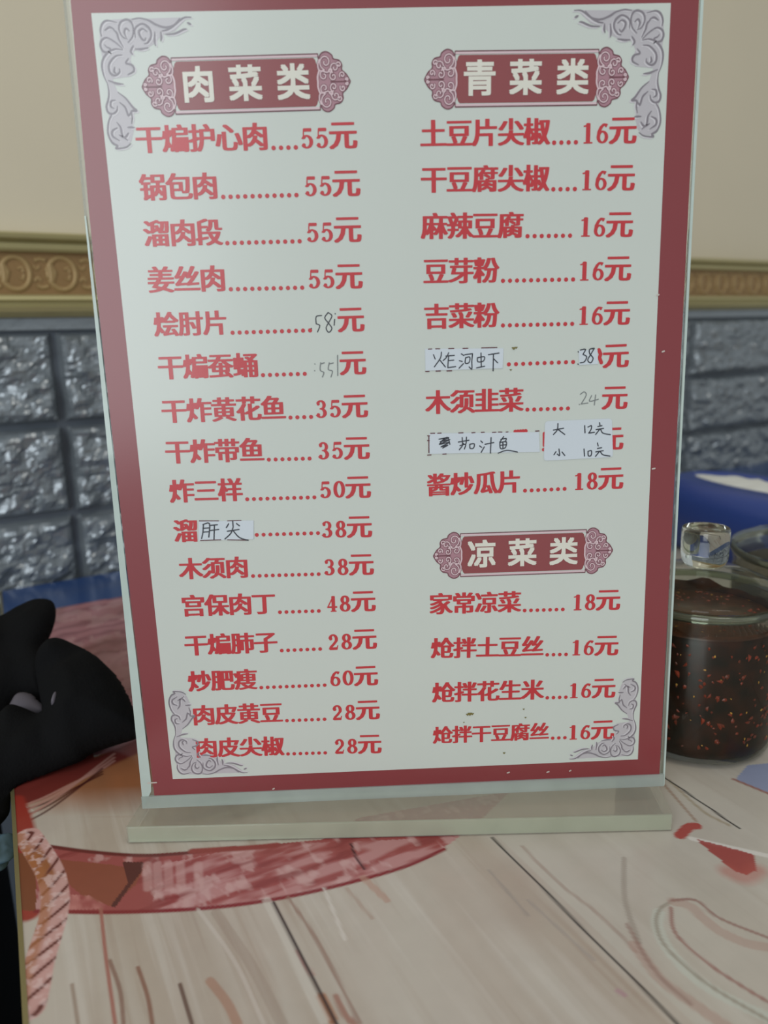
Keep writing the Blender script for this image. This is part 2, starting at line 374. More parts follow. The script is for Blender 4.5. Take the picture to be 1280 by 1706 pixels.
# cracks and coloured grain
for pts, wd, c, kk in [
    ([(168, 1514), (176, 1590), (192, 1706)], .0007, (158, 96, 84), .9), ([(183, 1600), (200, 1650), (206, 1706)], .0008, (128, 92, 78), .8),
    ([(230, 1612), (246, 1660), (254, 1706)], .0008, (132, 92, 76), .9), ([(120, 1640), (130, 1706)], .0007, (140, 116, 100), .7),
    ([(300, 1640), (312, 1680), (320, 1706)], .0008, (96, 70, 58), .9), ([(350, 1634), (378, 1670), (396, 1706)], .0024, (162, 118, 96), .7),
    ([(330, 1515), (390, 1600), (440, 1706)], .0008, (196, 186, 176), .7), ([(360, 1520), (420, 1610), (470, 1706)], .003, (152, 134, 120), .45),
    ([(480, 1495), (530, 1570), (600, 1706)], .0007, (142, 110, 96), .8), ([(540, 1480), (575, 1565)], .0007, (208, 200, 192), .7),
    ([(605, 1462), (645, 1500)], .0022, (176, 136, 118), .6), ([(578, 1480), (620, 1530)], .0010, (166, 142, 128), .6),
    ([(560, 1660), (575, 1690), (590, 1706)], .0016, (150, 100, 84), .8), ([(495, 1585), (520, 1625)], .0010, (170, 110, 104), .8), ([(535, 1660), (555, 1700)], .0024, (160, 104, 70), .9),
    ([(445, 1500), (540, 1700)], .0026, (206, 200, 190), .5),
    ([(815, 1450), (880, 1525)], .0007, (142, 134, 128), .5), ([(880, 1500), (990, 1600)], .0006, (150, 140, 134), .5), ([(740, 1580), (700, 1706)], .0012, (176, 164, 150), .0),
    ([(870, 1410), (930, 1470), (1000, 1525), (1060, 1585)], .0010, (160, 140, 128), .7), ([(1040, 1430), (1042, 1500), (1065, 1570)], .0014, (148, 136, 124), .6),
    ([(1058, 1575), (1100, 1630), (1160, 1675), (1240, 1730)], .0036, (170, 138, 126), .55), ([(1045, 1540), (1090, 1615), (1150, 1672)], .0010, (140, 108, 98), .6),
    ([(1030, 1650), (1040, 1658)], .0012, (170, 130, 140), .7),
    ([(1098, 1520), (1096, 1545), (1120, 1590), (1180, 1645), (1290, 1700)], .0036, (190, 194, 182), .6),
    ([(1120, 1500), (1100, 1515), (1094, 1540), (1112, 1580), (1180, 1640), (1290, 1705)], .0008, (150, 140, 126), .8),
    ([(1118, 1512), (1126, 1555), (1180, 1605), (1240, 1645), (1290, 1675)], .0008, (146, 100, 92), .8),
    ([(1122, 1502), (1150, 1510), (1190, 1545), (1240, 1570), (1290, 1580)], .0036, (172, 144, 132), .6),
    ([(1120, 1500), (1160, 1500), (1200, 1530), (1290, 1566)], .0007, (140, 100, 92), .8),
    ([(1152, 1397), (1200, 1408), (1290, 1428)], .0020, (214, 208, 200), .9),
    ([(1105, 1305), (1140, 1345), (1160, 1368)], .0008, (150, 120, 100), .7), ([(1115, 1300), (1170, 1350), (1215, 1375)], .0010, (160, 146, 124), .8),
    ([(1133, 1392), (1148, 1378), (1160, 1376)], .0040, (166, 56, 50), .9),
]: band(pts, wd, .0005, c, kk)
put(inside([(1160, 1398), (1200, 1408), (1258, 1424), (1262, 1450), (1245, 1458), (1222, 1450), (1185, 1420)]) * .9, (156, 58, 54))
band([(1215, 1452), (1240, 1462), (1262, 1450)], .003, .004, (180, 90, 80), .5)
for a_, b_, wd, c_ in (((820, 1395), (1130, 1706), .0005, (20, 16, 18)), ((455, 1503), (560, 1706), .0006, (44, 24, 24))):      # plank joints run on to the near edge
    A_, B_ = tp(*a_)[:2], tp(*b_)[:2]; dl = dist_line(np.array([A_, A_ + (B_ - A_) / np.linalg.norm(B_ - A_) * .6])); put(np.clip((wd / 2 + .0004 - dl) / .0004, 0, 1), c_)
for off_ in (.185, .277, .369, .461):
    A_ = tp(820, 1395)[:2] + U[:2] * off_; dl = dist_line(np.array([A_ - E2 * .3, A_ + E2 * .6])); put(np.clip((.0012 - dl) / .0006, 0, 1), (30, 22, 22))
band([(1103, 1292), (1232, 1380)], .0006, .0003, (20, 16, 18), smooth=False)
put(inside([(1225, 1300), (1245, 1275), (1300, 1270), (1300, 1330)]) * 1., (142, 148, 172)); band([(1222, 1298), (1300, 1330)], .001, .0006, (150, 110, 100))
PC *= 1.13
nx, ny = len(ea), len(eb)
V = np.stack([PX.ravel(), PY.ravel(), np.zeros(PX.size)], 1)
I = np.arange(nx * ny).reshape(ny, nx)
F = np.stack([I[:-1, :-1].ravel(), I[1:, :-1].ravel(), I[1:, 1:].ravel(), I[:-1, 1:].ravel()], 1)
me = bpy.data.meshes.new('printed_sheet'); me.vertices.add(len(V)); me.vertices.foreach_set('co', V.ravel())
me.loops.add(F.size); me.polygons.add(len(F)); me.loops.foreach_set('vertex_index', F.ravel().astype(np.int32))
me.polygons.foreach_set('loop_start', (np.arange(len(F)) * 4).astype(np.int32)); me.update(calc_edges=True)
ca = me.color_attributes.new('print', 'FLOAT_COLOR', 'POINT')
ca.data.foreach_set('color', np.concatenate([PC.reshape(-1, 3), np.ones((PX.size, 1))], 1).ravel().astype(np.float32))
me.materials.append(M_print)
o = bpy.data.objects.new('printed_sheet', me); COL.objects.link(o); tpar(o); o['label'] = 'glossy print of pale planks, twisted rope and a red painted board'
if me.polygons[0].normal.z < 0: me.flip_normals()

# ------------------------------------------------------------------ acrylic stand
M_acr = clear('clear_acrylic', (248, 250, 248), (206, 212, 202), 0.10)
M_base = clear('clear_acrylic_base', (252, 252, 248), (236, 232, 220), 0.16, gloss=.4)
M_edgew = clear('frosted_acrylic_edge', (225, 232, 226), (216, 230, 222), 0.72)
stand = tag(empty('sign_holder', (0, 0, 0)), 'clear acrylic table sign holder standing upright on the printed table', 'sign holder')
pTL, pTR, pBR, pBL = bp(101, -30), bp(1175, -30), bp(1105, 1311), bp(237, 1337)
def slab_yz(bm, quad, y0, y1): prism(bm, [(p[0], y0, p[1]) for p in quad], [(p[0], y1, p[1]) for p in quad]); bmesh.ops.recalc_face_normals(bm, faces=bm.faces)
ZT = 0.0076
pBL[1] = pBR[1] = ZT + 0.0002
bm = bmesh.new(); slab_yz(bm, [pTL, pTR, pBR, pBL], 0.0006, 0.0036); bm_obj('upright_panel', bm, M_acr, stand)
# polished long edge on the left, the pale band beside the print
a0, a1 = bp(101, -30), bp(237, 1330); b0, b1 = bp(104, -30), bp(248, 1318)
a0, a1 = bp(141, 360), bp(237, 1330); b0, b1 = bp(143.5, 360), bp(247.5, 1316); a1[1] = b1[1] = ZT
bm = bmesh.new(); slab_yz(bm, [a0, b0, bp(167, 560), bp(211.5, 960), bp(252, 1304), bp(252, 1318), a1], -0.0002, -0.00002); bm_obj('edge_band', bm, M_edgew, stand)
r0, r1 = bp(1169, -30), bp(1104.5, 1311); s0, s1 = bp(1174, -30), bp(1107, 1311); r1[1] = s1[1] = ZT
bm = bmesh.new(); slab_yz(bm, [r0, s0, s1, r1], -0.0002, 0.0005); bm_obj('edge_band', bm, M_edgew, stand)
# foot: block with sloping ends
f0, f1 = tp(213, 1380, ZT), tp(1133, 1350, ZT)
yf = -0.0163; xl_f, xr_f = -0.1155, 0.1075; xl_b, xr_b = -0.1100, 0.1090; yb = 0.026
yl, yr = -0.0128, -0.0203; xl_f, xr_f = -.1143, .1050
bm = bmesh.new(); prism(bm, [(xl_f, yl, 0.0002), (xr_f, yr, 0.0002), (xr_b, yb, 0.0002), (xl_b, yb, 0.0002)], [(xl_f, yl, ZT), (xr_f, yr, ZT), (xr_b, yb, ZT), (xl_b, yb, ZT)])
bevel(bm, 0.0004, 2); bm_obj('foot', bm, M_base, stand)
bm = bmesh.new(); prism(bm, [(xl_f + .0006, yl + .0003, .0006), (xr_f - .0006, yr + .0003, .0006), (xr_f - .0006, yr + .0012, .0006), (xl_f + .0006, yl + .0012, .0006)], [(xl_f + .0006, yl + .0003, ZT - .0005), (xr_f - .0006, yr + .0003, ZT - .0005), (xr_f - .0006, yr + .0012, ZT - .0005), (xl_f + .0006, yl + .0012, ZT - .0005)]); bmesh.ops.recalc_face_normals(bm, faces=bm.faces); bm_obj('foot_edge', bm, clear('acrylic_cut_edge', (228, 234, 222), (206, 210, 188), 0.55), stand)
bm = bmesh.new(); box(bm, pBL[0], pBR[0], -0.0006, 0.0005, ZT, bp(400, 1318)[1] - 0.0004); bm_obj('clamp_lip', bm, clear('acrylic_lip', (225, 235, 225), (206, 212, 206), 0.5), stand)

# ------------------------------------------------------------------ the menu sheet and its print
def pmat(name, col, rough=0.5, coat=0.8): return mat(name, col, rough, coat=coat, coat_rough=0.2, noise=0.02, nscale=30)
M_red = pmat('wine_red_print', (134, 50, 54)); M_paper = pmat('pale_paper', (206, 211, 202)); M_hred = pmat('heading_red', (142, 64, 66))
M_text = pmat('red_lettering', (196, 42, 50)); M_head = pmat('cream_lettering', (226, 222, 208)); M_pink = pmat('pink_scroll', (218, 190, 194))
M_dk = pmat('plum_outline', (112, 58, 68)); M_mid = pmat('mauve_ground', (172, 126, 136)); M_gfill = pmat('grey_leaf_fill', (190, 184, 187)); M_gline = pmat('grey_leaf_line', (132, 124, 130)); M_glt = pmat('pale_leaf_highlight', (212, 206, 209))
M_stick = pmat('white_sticker', (210, 217, 223)); M_ink = pmat('black_ink', (40, 42, 52)); M_pencil = pmat('pencil', (122, 126, 124)); M_stain = pmat('olive_stain', (118, 108, 52))
LY = 4e-5
menu = tag(empty('menu_sheet', (0, 0, 0)), 'printed Chinese menu with red prices and wine red border inside the clear stand', 'menu')
def flat(name, polys, layer, m_, parent=None):       # thin print: list of convex polygons on the sheet
    V, F = [], []
    for p in polys:
        i = len(V); V += [(float(q[0]), -LY * layer, float(q[1])) for q in p]; F.append(tuple(range(i, i + len(p))))
    return mesh_obj(name, V, F, m_, parent or menu)
def flat_concave(name, loop, layer, m_, parent=None):
    tri = geometry.tessellate_polygon([[Vector((p[0], p[1], 0)) for p in loop]])
    return mesh_obj(name, [(float(p[0]), -LY * layer, float(p[1])) for p in loop], [tuple(t) for t in tri], m_, parent or menu)
rTL, rTR, rBR, rBL = bp(118, 0), bp(1165, 0), bp(1099, 1291), bp(255, 1304)
top = 0.2925 + 0.0204
rTL = rBL + (rTL - rBL) * (top - rBL[1]) / (rTL[1] - rBL[1]); rTR = rBR + (rTR - rBR) * (top - rBR[1]) / (rTR[1] - rBR[1])
rBL[1] = bp(400, 1317)[1] - 0.0006; rBR[1] = bp(1000, 1296)[1] - 0.0006
bm = bmesh.new(); slab_yz(bm, [rTL, rTR, rBR, rBL, bp(213, 960), bp(169, 560), bp(149, 360)], 0.0, 0.00045); bm_obj('border', bm, M_red, menu)
flat('paper_panel', [[bp(152, 22), bp(1118, 5), bp(1063, 1265), bp(288, 1298)]], 1, M_paper)

def nib(P, rx, ry=None, n=10, widths=None):          # broad-nib stroke along a polyline, as convex pieces
    ry = rx if ry is None else ry; out = []
    ang = [2 * math.pi * k / n for k in range(n)]
    for i in range(len(P) - 1):
        k0 = widths[i] if widths is not None else 1; k1 = widths[i + 1] if widths is not None else 1
        pts = [(P[i][0] + k0 * rx * math.cos(a), P[i][1] + k0 * ry * math.sin(a)) for a in ang] + [(P[i + 1][0] + k1 * rx * math.cos(a), P[i + 1][1] + k1 * ry * math.sin(a)) for a in ang]
        pts = sorted(set(pts)); lo, hi = [], []
        cross = lambda o, a, b: (a[0] - o[0]) * (b[1] - o[1]) - (a[1] - o[1]) * (b[0] - o[0])
        for p in pts:
            while len(lo) > 1 and cross(lo[-2], lo[-1], p) <= 0: lo.pop()
            lo.append(p)
        for p in reversed(pts):
            while len(hi) > 1 and cross(hi[-2], hi[-1], p) <= 0: hi.pop()
            hi.append(p)
        out.append(lo[:-1] + hi[:-1])
    return out
def cr_curve(P, n=5, closed=False):
    P = [np.array(p, float) for p in P]
    Q = [P[-1]] + P + [P[0], P[1]] if closed else [2 * P[0] - P[1]] + P + [2 * P[-1] - P[-2]]
    out = []
    for i in range(1, len(Q) - 2):
        for k in range(n):
            t = k / n; a, b, c, d = Q[i - 1], Q[i], Q[i + 1], Q[i + 2]
            out.append(0.5 * ((2 * b) + (c - a) * t + (2 * a - 5 * b + 4 * c - d) * t * t + (3 * b - a - 3 * c + d) * t ** 3))
    out.append(Q[-2]); return out

# glyph outlines from Blender's own default font
_g = {}
_tc = bpy.data.curves.new('glyph', 'FONT'); _to = bpy.data.objects.new('glyph', _tc); COL.objects.link(_to); _tc.resolution_u = 3
def glyph(ch):
    if ch not in _g:
        _tc.body = ch; dg = bpy.context.evaluated_depsgraph_get(); dg.update()
        me = bpy.data.meshes.new_from_object(_to.evaluated_get(dg))
        V = np.array([v.co[:2] for v in me.vertices]).reshape(-1, 2); F = [tuple(p.vertices) for p in me.polygons]
        bpy.data.meshes.remove(me); _g[ch] = (V, F)
    return _g[ch]
ref, _ = glyph('国'); EM0 = ref.min(0); EM1 = ref.max(0); EMC = (EM0 + EM1) / 2; EMS = (EM1 - EM0).max() / 0.92
def cjk(ch, bold=((0, 0),), keep=True):
    V, F = glyph(ch); V = (V - EMC) / EMS; out = []      # centred em box, unit size
    kk = .62 if (len(V) > 150 and len(bold) == 6) else 1.0
    for dx, dy in bold: dx, dy = dx * kk, dy * kk; out.append((V + np.array([dx, dy]), F))
    return out
SONG = [(-.044, -.006), (.044, -.006), (-.044, .010), (.044, .010), (0, .012), (0, -.010)]
HEI = [(-.030, -.026), (.030, -.026), (-.030, .026), (.030, .026), (0, 0)]
def arc(cx, cy, rx, ry, a0, a1, n=10): return [(cx + rx * math.cos(math.radians(a0 + (a1 - a0) * k / n)), cy + ry * math.sin(math.radians(a0 + (a1 - a0) * k / n))) for k in range(n + 1)]
DIG = {   # heavy modern serif figures drawn with a broad nib: (polyline, horizontal half width, vertical half width)
 '0': [(arc(.5, .5, .30, .45, 0, 360, 20), .10, .035)],
 '1': [([(.52, .04), (.52, .96)], .11, .03), ([(.26, .03), (.80, .03)], .03, .03), ([(.50, .96), (.38, .86), (.26, .84)], .05, .03)],
 '2': [(arc(.47, .68, .25, .27, 165, 0, 8) + [(.70, .56), (.50, .36), (.30, .20), (.22, .06)], .09, .04), ([(.22, .07), (.74, .07)], .04, .07), ([(.74, .07), (.80, .24)], .03, .03), ([(.27, .70), (.29, .71)], .09, .08)],
 '3': [(arc(.45, .72, .24, .23, 150, -80, 9), .09, .035), (arc(.44, .27, .29, .24, 85, -150, 10), .10, .035), ([(.26, .78), (.27, .78)], .08, .07), ([(.24, .18), (.25, .18)], .09, .075)],
 '4': [([(.60, .03), (.60, .96)], .10, .02), ([(.60, .95), (.18, .30)], .035, .03), ([(.16, .29), (.86, .29)], .03, .045), ([(.42, .03), (.80, .03)], .03, .03)],
 '5': [([(.28, .90), (.74, .90)], .04, .07), ([(.26, .93), (.22, .50)], .03, .03), ([(.22, .50)] + arc(.44, .33, .31, .29, 110, -140, 11), .095, .035), ([(.24, .17), (.25, .17)], .09, .075)],
 '6': [([(.74, .90), (.60, .92), (.42, .80), (.27, .58), (.23, .32)] + arc(.50, .30, .28, .27, 180, 540, 16), .09, .035), ([(.72, .84), (.73, .85)], .06, .06)],
 '8': [(arc(.5, .73, .22, .22, 0, 360, 16), .095, .035), (arc(.5, .26, .28, .24, 0, 360, 16), .10, .035)],
}
def add_cjk(buf, ch, c, xa, ya, em, bold):
    for kq, (V, F) in enumerate(cjk(ch, bold)):
        i = len(buf[0]); W = c + np.outer(V[:, 0] * em, xa) + np.outer(V[:, 1] * em, ya)
        buf[0].extend([w_ + [kq * 3e-6] for w_ in W.tolist()]); buf[1].extend([tuple(a + i for a in f) for f in F])
def add_polys(buf, polys):
    for p in polys:
        i = len(buf[0]); buf[0].extend([[float(q[0]), float(q[1])] for q in p]); buf[1].append(tuple(range(i, i + len(p))))
def emit(name, buf, layer, m_, label=None):
    ys = [0.0] * len(buf[0])
    for i, f_ in enumerate(buf[1]):
        for q in f_: ys[q] = (i % 13) * 1.5e-6 if len(buf[0][q]) == 2 else buf[0][q][2]
    o = mesh_obj(name, [(v[0], -LY * layer - y_, v[1]) for v, y_ in zip(buf[0], ys)], buf[1], m_, menu)
    if label: o['label'] = label
    return o
def row(name, xl, xr, y, dots, price, yx, yy, skip=0, far_dots=None):
    """one line of the menu: dish name, leader dots, price, yuan sign"""
    nch = len(name); L = bp(xl, y + (xr - xl) * .5 * .03); R = bp(xr, y - (xr - xl) * .5 * .03); Y = bp(yx, yy)
    mid = bp((xl + xr) / 2, y); yc = bp(yx - 20, yy)
    xa = (yc - mid) / np.linalg.norm(yc - mid); ya = np.array([-xa[1], xa[0]])
    wdt = (R - L) @ xa; pitch = wdt / (nch - 0.06); em = pitch * 0.985; buf = ([], [])
    for i, ch in enumerate(name):
        c = mid + xa * ((i - (nch - 1) / 2) * pitch)
        if i < skip or ch == ' ': continue
        if far_dots:
            b1_ = ([], []); add_cjk(b1_, ch, c, xa, ya, em, SONG); emit('menu_line', b1_, 3, M_text, 'red printed character 溜 left of a paper strip'); continue
        add_cjk(buf, ch, c, xa, ya, em, SONG)
    EMY = 0.0092; cy = Y - xa * EMY * .46
    add_cjk(buf, '元', cy, xa, ya, EMY * 1.03, SONG)
    if price:
        dh = EMY * .72; dwid = EMY * .56
        for i, ch in enumerate(price):
            o_ = cy - xa * (EMY * .50 + dwid * (len(price) - i)) - ya * EMY * .43
            for P, rx, ry in DIG[ch]:
                rx *= 1.35; ry *= 1.25
                add_polys(buf, nib([o_ + xa * p[0] * dwid + ya * p[1] * dh for p in P], rx * dwid, ry * dh))
    if far_dots:
        for i in range(10):
            c = bp(428 + i * 11.33, 891 - i * .33); add_polys(buf, [[c + .00078 * np.array([math.cos(a), math.sin(a)]) for a in np.linspace(0, 2 * math.pi, 11)[:-1]]])
    if dots:
        st = EMY * .278; x0 = R + xa * EMY * (.20)
        base = mid - ya * em * .40; s = (x0 - base) @ xa
        for i in range(dots):
            c = base + xa * (s + i * st); add_polys(buf, [[c + .00078 * np.array([math.cos(a), math.sin(a)]) for a in np.linspace(0, 2 * math.pi, 11)[:-1]]])
    return emit('menu_line', buf, 3, M_text, 'red printed line reading %s %s' % ('' if far_dots else name.strip() + ('...' if dots else ''), (price or '') + '元'))
R_ = row
R_('干煸护心肉', 228, 446, 231, 4, '55', 592, 225); R_('锅包肉', 235, 362, 312, 11, '55', 597, 305); R_('溜肉段', 241, 369, 389, 11, '55', 599, 382)
R_('姜丝肉', 248, 375, 466, 11, '55', 601, 460); R_('烩肘片', 258, 378, 540, 12, '', 604, 532); R_('干煸蚕蛹', 265, 429, 611, 7, '', 607, 604)
R_('干炸黄花鱼', 271, 475, 683, 4, '35', 610, 676); R_('干炸带鱼', 277, 439, 752, 7, '35', 613, 746); R_('炸三样', 284, 403, 818, 11, '50', 615, 811)
R_('溜  ', 291, 410, 884, 0, '38', 617, 877, far_dots=True); R_('木须肉', 300, 413, 947, 11, '38', 620, 940); R_('宫保肉丁', 304, 458, 1008, 7, '48', 623, 1001)
R_('干煸肺子', 309, 461, 1073, 7, '28', 625, 1064); R_('炒肥瘦', 315, 427, 1134, 11, '60', 627, 1125); R_('肉皮黄豆', 322, 470, 1190, 7, '28', 630, 1182); R_('肉皮尖椒', 327, 472, 1245, 7, '28', 633, 1239)
R_('土豆片尖椒', 702, 915, 222, 4, '16', 1058, 217); R_('干豆腐尖椒', 703, 914, 299, 4, '16', 1055, 296); R_('麻辣豆腐', 704, 871, 377, 7, '16', 1052, 374)
R_('豆芽粉', 707, 830, 452, 11, '16', 1049, 447); R_('吉菜粉', 708, 830, 527, 11, '16', 1047, 521); R_('木须韭菜', 711, 871, 669, 7, '', 1043, 662)
R_('酱炒瓜片', 713, 867, 806, 7, '18', 1036, 796); R_('家常凉菜', 717, 867, 1005, 7, '18', 1031, 999); R_('炝拌土豆丝', 720, 905, 1079, 4, '16', 1028, 1075)
R_('炝拌花生米', 722, 905, 1152, 4, '16', 1023, 1146); R_('炝拌干豆腐丝', 723, 914, 1222, 3, '16', 1021, 1215)
# lines partly covered by stickers: only their dots and yuan signs stay visible
def dots_and_yuan(x0, y0, n, x1, y1, yx, yy, extra=None):
    buf = ([], []); A_, B_ = bp(x0, y0), bp(x1, y1)
    for i in range(n):
        c = A_ + (B_ - A_) * i / max(1, n - 1); add_polys(buf, [[c + .00078 * np.array([math.cos(a), math.sin(a)]) for a in np.linspace(0, 2 * math.pi, 11)[:-1]]])
    if yx:
        Y = bp(yx, yy); xa = np.array([math.cos(.012), math.sin(.012)]); ya = np.array([-xa[1], xa[0]]); add_cjk(buf, '元', Y - xa * .0092 * .46, xa, ya, .0095, SONG)
    for P, wd in (extra or []): add_polys(buf, nib([bp(*p) for p in P], wd))
    return emit('menu_line', buf, 3, M_text, 'red leader dots and yuan sign left beside a sticker')
dots_and_yuan(848, 607, 10, 955, 603, 1045, 592, [([(998, 583), (1001, 590), (999, 596), (1002, 604)], .0007)])
dots_and_yuan(859, 719, 5, 876, 718, 1036, 730, [([(907, 722), (907, 742)], .0006), ([(906, 749), (907, 749)], .0007)])

# section headings: plum plaques with scrolled ends
def heading(text, Lx, Ly, Rx, Ry):
    L, R = bp(Lx, Ly), bp(Rx, Ry); W_ = np.linalg.norm(R - L); xa = (R - L) / W_; ya = np.array([-xa[1], xa[0]]); k = W_ / 1197
    T = lambda u, v: L + xa * u * k + ya * v * k
    vs = 1.0
    inner = [(196, 118), (206, 128), (990, 128), (1000, 118), (1018, 60), (1018, -60), (1000, -118), (990, -128), (206, -128), (196, -118), (178, -60), (178, 60)]
    o = flat_concave('heading_plaque', [T(*p) for p in inner], 3, M_hred); o['label'] = 'plum red plaque behind the heading %s' % text
    dark, pink = ([], []), ([], [])
    lines = [[(180, 148), (1016, 148)], [(180, -148), (1016, -148)], [(180, 148), (178, 128), (160, 120)], [(1016, 148), (1018, 128), (1036, 120)], [(180, -148), (178, -128), (160, -120)], [(1016, -148), (1018, -128), (1036, -120)]]
    for l in lines: add_polys(dark, nib([T(*p) for p in l], 3.2 * k))
    for l in ([(186, 138), (1010, 138)], [(186, -138), (1010, -138)]): add_polys(pink, nib([T(*p) for p in l], 6 * k))
    def curls(mir):
        mx = (lambda u: 1197 - u) if mir else (lambda u: u)
        rim = [(178, 122), (160, 150), (130, 158), (100, 140), (92, 120), (60, 112), (44, 88), (46, 62), (22, 40), (6, 14), (0, 0), (6, -14), (22, -40), (46, -62), (44, -88), (60, -112), (92, -120), (100, -140), (130, -158), (160, -150), (178, -122)]
        loop = [(mx(u), v) for u, v in rim] + [(mx(178), -60), (mx(186), 0), (mx(178), 60)]
        flat_concave('scroll_end', [T(*p) for p in loop], 2, M_mid)
        add_polys(dark, nib([T(*p) for p in cr_curve([(mx(u), v) for u, v in rim], 3)], 3.2 * k))
        def spiral(cx, cy, r, a0, turns, d):
            pts = []
            for q in range(22):
                t = q / 21; a = math.radians(a0) + d * turns * 2 * math.pi * t; rr_ = r * (1 - .78 * t); pts.append((mx(cx + rr_ * math.cos(a)), cy + rr_ * 1.12 * math.sin(a)))
            return pts
        for sy in (1, -1):
            for cx, cy, r, a0, tn, d in [(138, 104, 36, -70, 1.25, 1), (86, 74, 27, -60, 1.2, 1), (62, 88, 15, 0, 1.0, 1), (44, 34, 17, -30, 1.1, 1), (96, 28, 22, 60, 1.1, -1), (150, 34, 26, 100, 1.0, -1), (110, 62, 12, 0, 1, -1), (18, 10, 9, 0, 1, 1)]:
                S_ = [T(p[0], p[1] * sy) for p in spiral(cx, cy, r, a0, tn, d)]
                add_polys(dark, nib(S_, 7.0 * k)); add_polys(pink, nib(S_, 3.6 * k))
            S_ = [T(mx(u), v * sy) for u, v in cr_curve([(172, 118), (182, 90), (176, 62), (152, 56), (128, 50), (112, 70)], 4)]
            add_polys(dark, nib(S_, 7 * k)); add_polys(pink, nib(S_, 4.0 * k))
            S_ = [T(mx(u), v * sy) for u, v in cr_curve([(176, 60), (186, 30), (186, 0)], 4)]
            add_polys(pink, nib(S_, 5.0 * k))
        S_ = [T(mx(u), v) for u, v in [(24, 0), (60, 0), (110, 0)]]; add_polys(dark, nib(S_, 4 * k))
    curls(False); curls(True)
    emit('scroll_outline', dark, 4, M_dk); emit('scroll_outline', pink, 5, M_pink)
    buf = ([], [])
    for u, ch in zip((322, 592, 868), text): add_cjk(buf, ch, T(u, 2), xa, ya, 188 * k, HEI)
    emit('heading_lettering', buf, 6, M_head, 'cream lettering reading %s' % text)
heading('肉菜类', 237.2, 145.5, 583.5, 135.5); heading('青菜类', 707.5, 133.0, 1047, 128.5); heading('凉菜类', 722.5, 926.5, 1020.7, 916.5)

# corner leaf ornaments, drawn once for the upper right corner and mirrored
Z2 = lambda p: bp(940 + p[0] / 6.737, 10 + p[1] / 6.737)
TRc = bp(1118, 5); cornL = [
 [(115, 50), (200, 55), (300, 130), (400, 155), (500, 120), (580, 70), (680, 42), (760, 50)], [(240, 60), (300, 130), (380, 180), (440, 190)], [(120, 130), (160, 110)], [(170, 180), (205, 185), (300, 225), (400, 232)],
 [(735, 250), (730, 150), (650, 105), (575, 160), (560, 240), (600, 310), (640, 325)], [(600, 195), (650, 160), (690, 190), (675, 250), (640, 290), (620, 260)], [(455, 200), (450, 260), (460, 300)], [(520, 200), (525, 290), (520, 350)],
 [(600, 370), (680, 385), (740, 380)], [(820, 270), (870, 240), (905, 160), (890, 85), (830, 52), (775, 75), (750, 150), (765, 240), (815, 305)], [(790, 180), (830, 150), (850, 190), (830, 250)],
 [(870, 350), (915, 260), (930, 200), (980, 140)], [(930, 80), (1030, 55), (1085, 90), (1108, 160), (1100, 225)], [(960, 150), (1010, 130), (1060, 160)], [(880, 370), (950, 300), (1040, 245), (1100, 270), (1115, 330), (1090, 390), (1040, 405), (1010, 370), (1050, 345), (1070, 320)],
 [(760, 340), (790, 400), (770, 440)], [(880, 385), (960, 372), (1040, 410), (1095, 480), (1110, 560), (1095, 660), (1060, 750)], [(890, 440), (960, 450), (1030, 530), (1030, 620), (980, 665), (925, 630), (925, 590)], [(975, 570), (980, 620), (960, 640)],
 [(820, 480), (850, 530), (780, 560), (768, 620), (835, 660)], [(890, 762), (960, 752), (1050, 715)], [(1060, 750), (1050, 850), (1062, 930), (1083, 1000), (1068, 1065), (1020, 1085), (975, 1050), (965, 1000)], [(985, 935), (1030, 945), (1035, 1000), (1000, 1030)],
 [(950, 850), (870, 920), (800, 1020), (760, 1060), (815, 1065), (810, 1130), (822, 1200)], [(940, 960), (880, 1020), (850, 1110), (825, 1075)], [(1030, 1090), (1070, 1170), (1080, 1300), (1040, 1400), (985, 1440), (1000, 1468), (900, 1460), (840, 1420)],
 [(980, 1180), (940, 1240), (925, 1330), (870, 1385)], [(980, 1240), (1030, 1270), (1030, 1330), (960, 1385)], [(790, 1245), (865, 1240)], [(860, 1300), (900, 1350), (960, 1320)]]
cornF = [[(150, 48), (600, 48), (760, 40), (960, 44), (1090, 70), (1118, 160), (1118, 340), (1100, 480), (1110, 600), (1060, 780), (1062, 920), (1090, 1010), (1062, 1100), (1084, 1250), (1060, 1390), (990, 1450), (880, 1450), (830, 1390), (800, 1280), (812, 1140), (770, 1060), (860, 930), (960, 830), (1000, 700), (900, 690), (800, 680), (765, 600), (800, 500), (770, 400), (620, 380), (530, 330), (450, 240), (300, 200)]]
def corner(fx, fz, centre, sc, name='corner_ornament'):
    T = lambda p: centre + (Z2(p) - TRc) * np.array([fx, fz]) * sc
    flat_concave(name, [T(p) for p in cornF[0]], 2, M_gfill)
    g, l = ([], []), ([], [])
    for P in cornL:
        C_ = [T(p) for p in cr_curve(P, 4)]; n_ = len(C_); ww = [0.45 + 0.75 * math.sin(math.pi * i / (n_ - 1)) for i in range(n_)]
        add_polys(g, nib(C_, 0.00031 * sc, None, 8, ww))
        add_polys(l, nib([c + np.array([0.00052 * fx * -1, -0.00042 * fz]) * sc for c in C_], 0.00026 * sc, None, 8, ww))
    emit('leaf_line', l, 3, M_glt); emit('leaf_line', g, 4, M_gline)
corner(1, 1, TRc, 1.0); corner(-1, 1, bp(152, 22), 1.0); corner(-1, -1, bp(288, 1298), 0.94); corner(1, -1, bp(1063, 1265), 0.88)

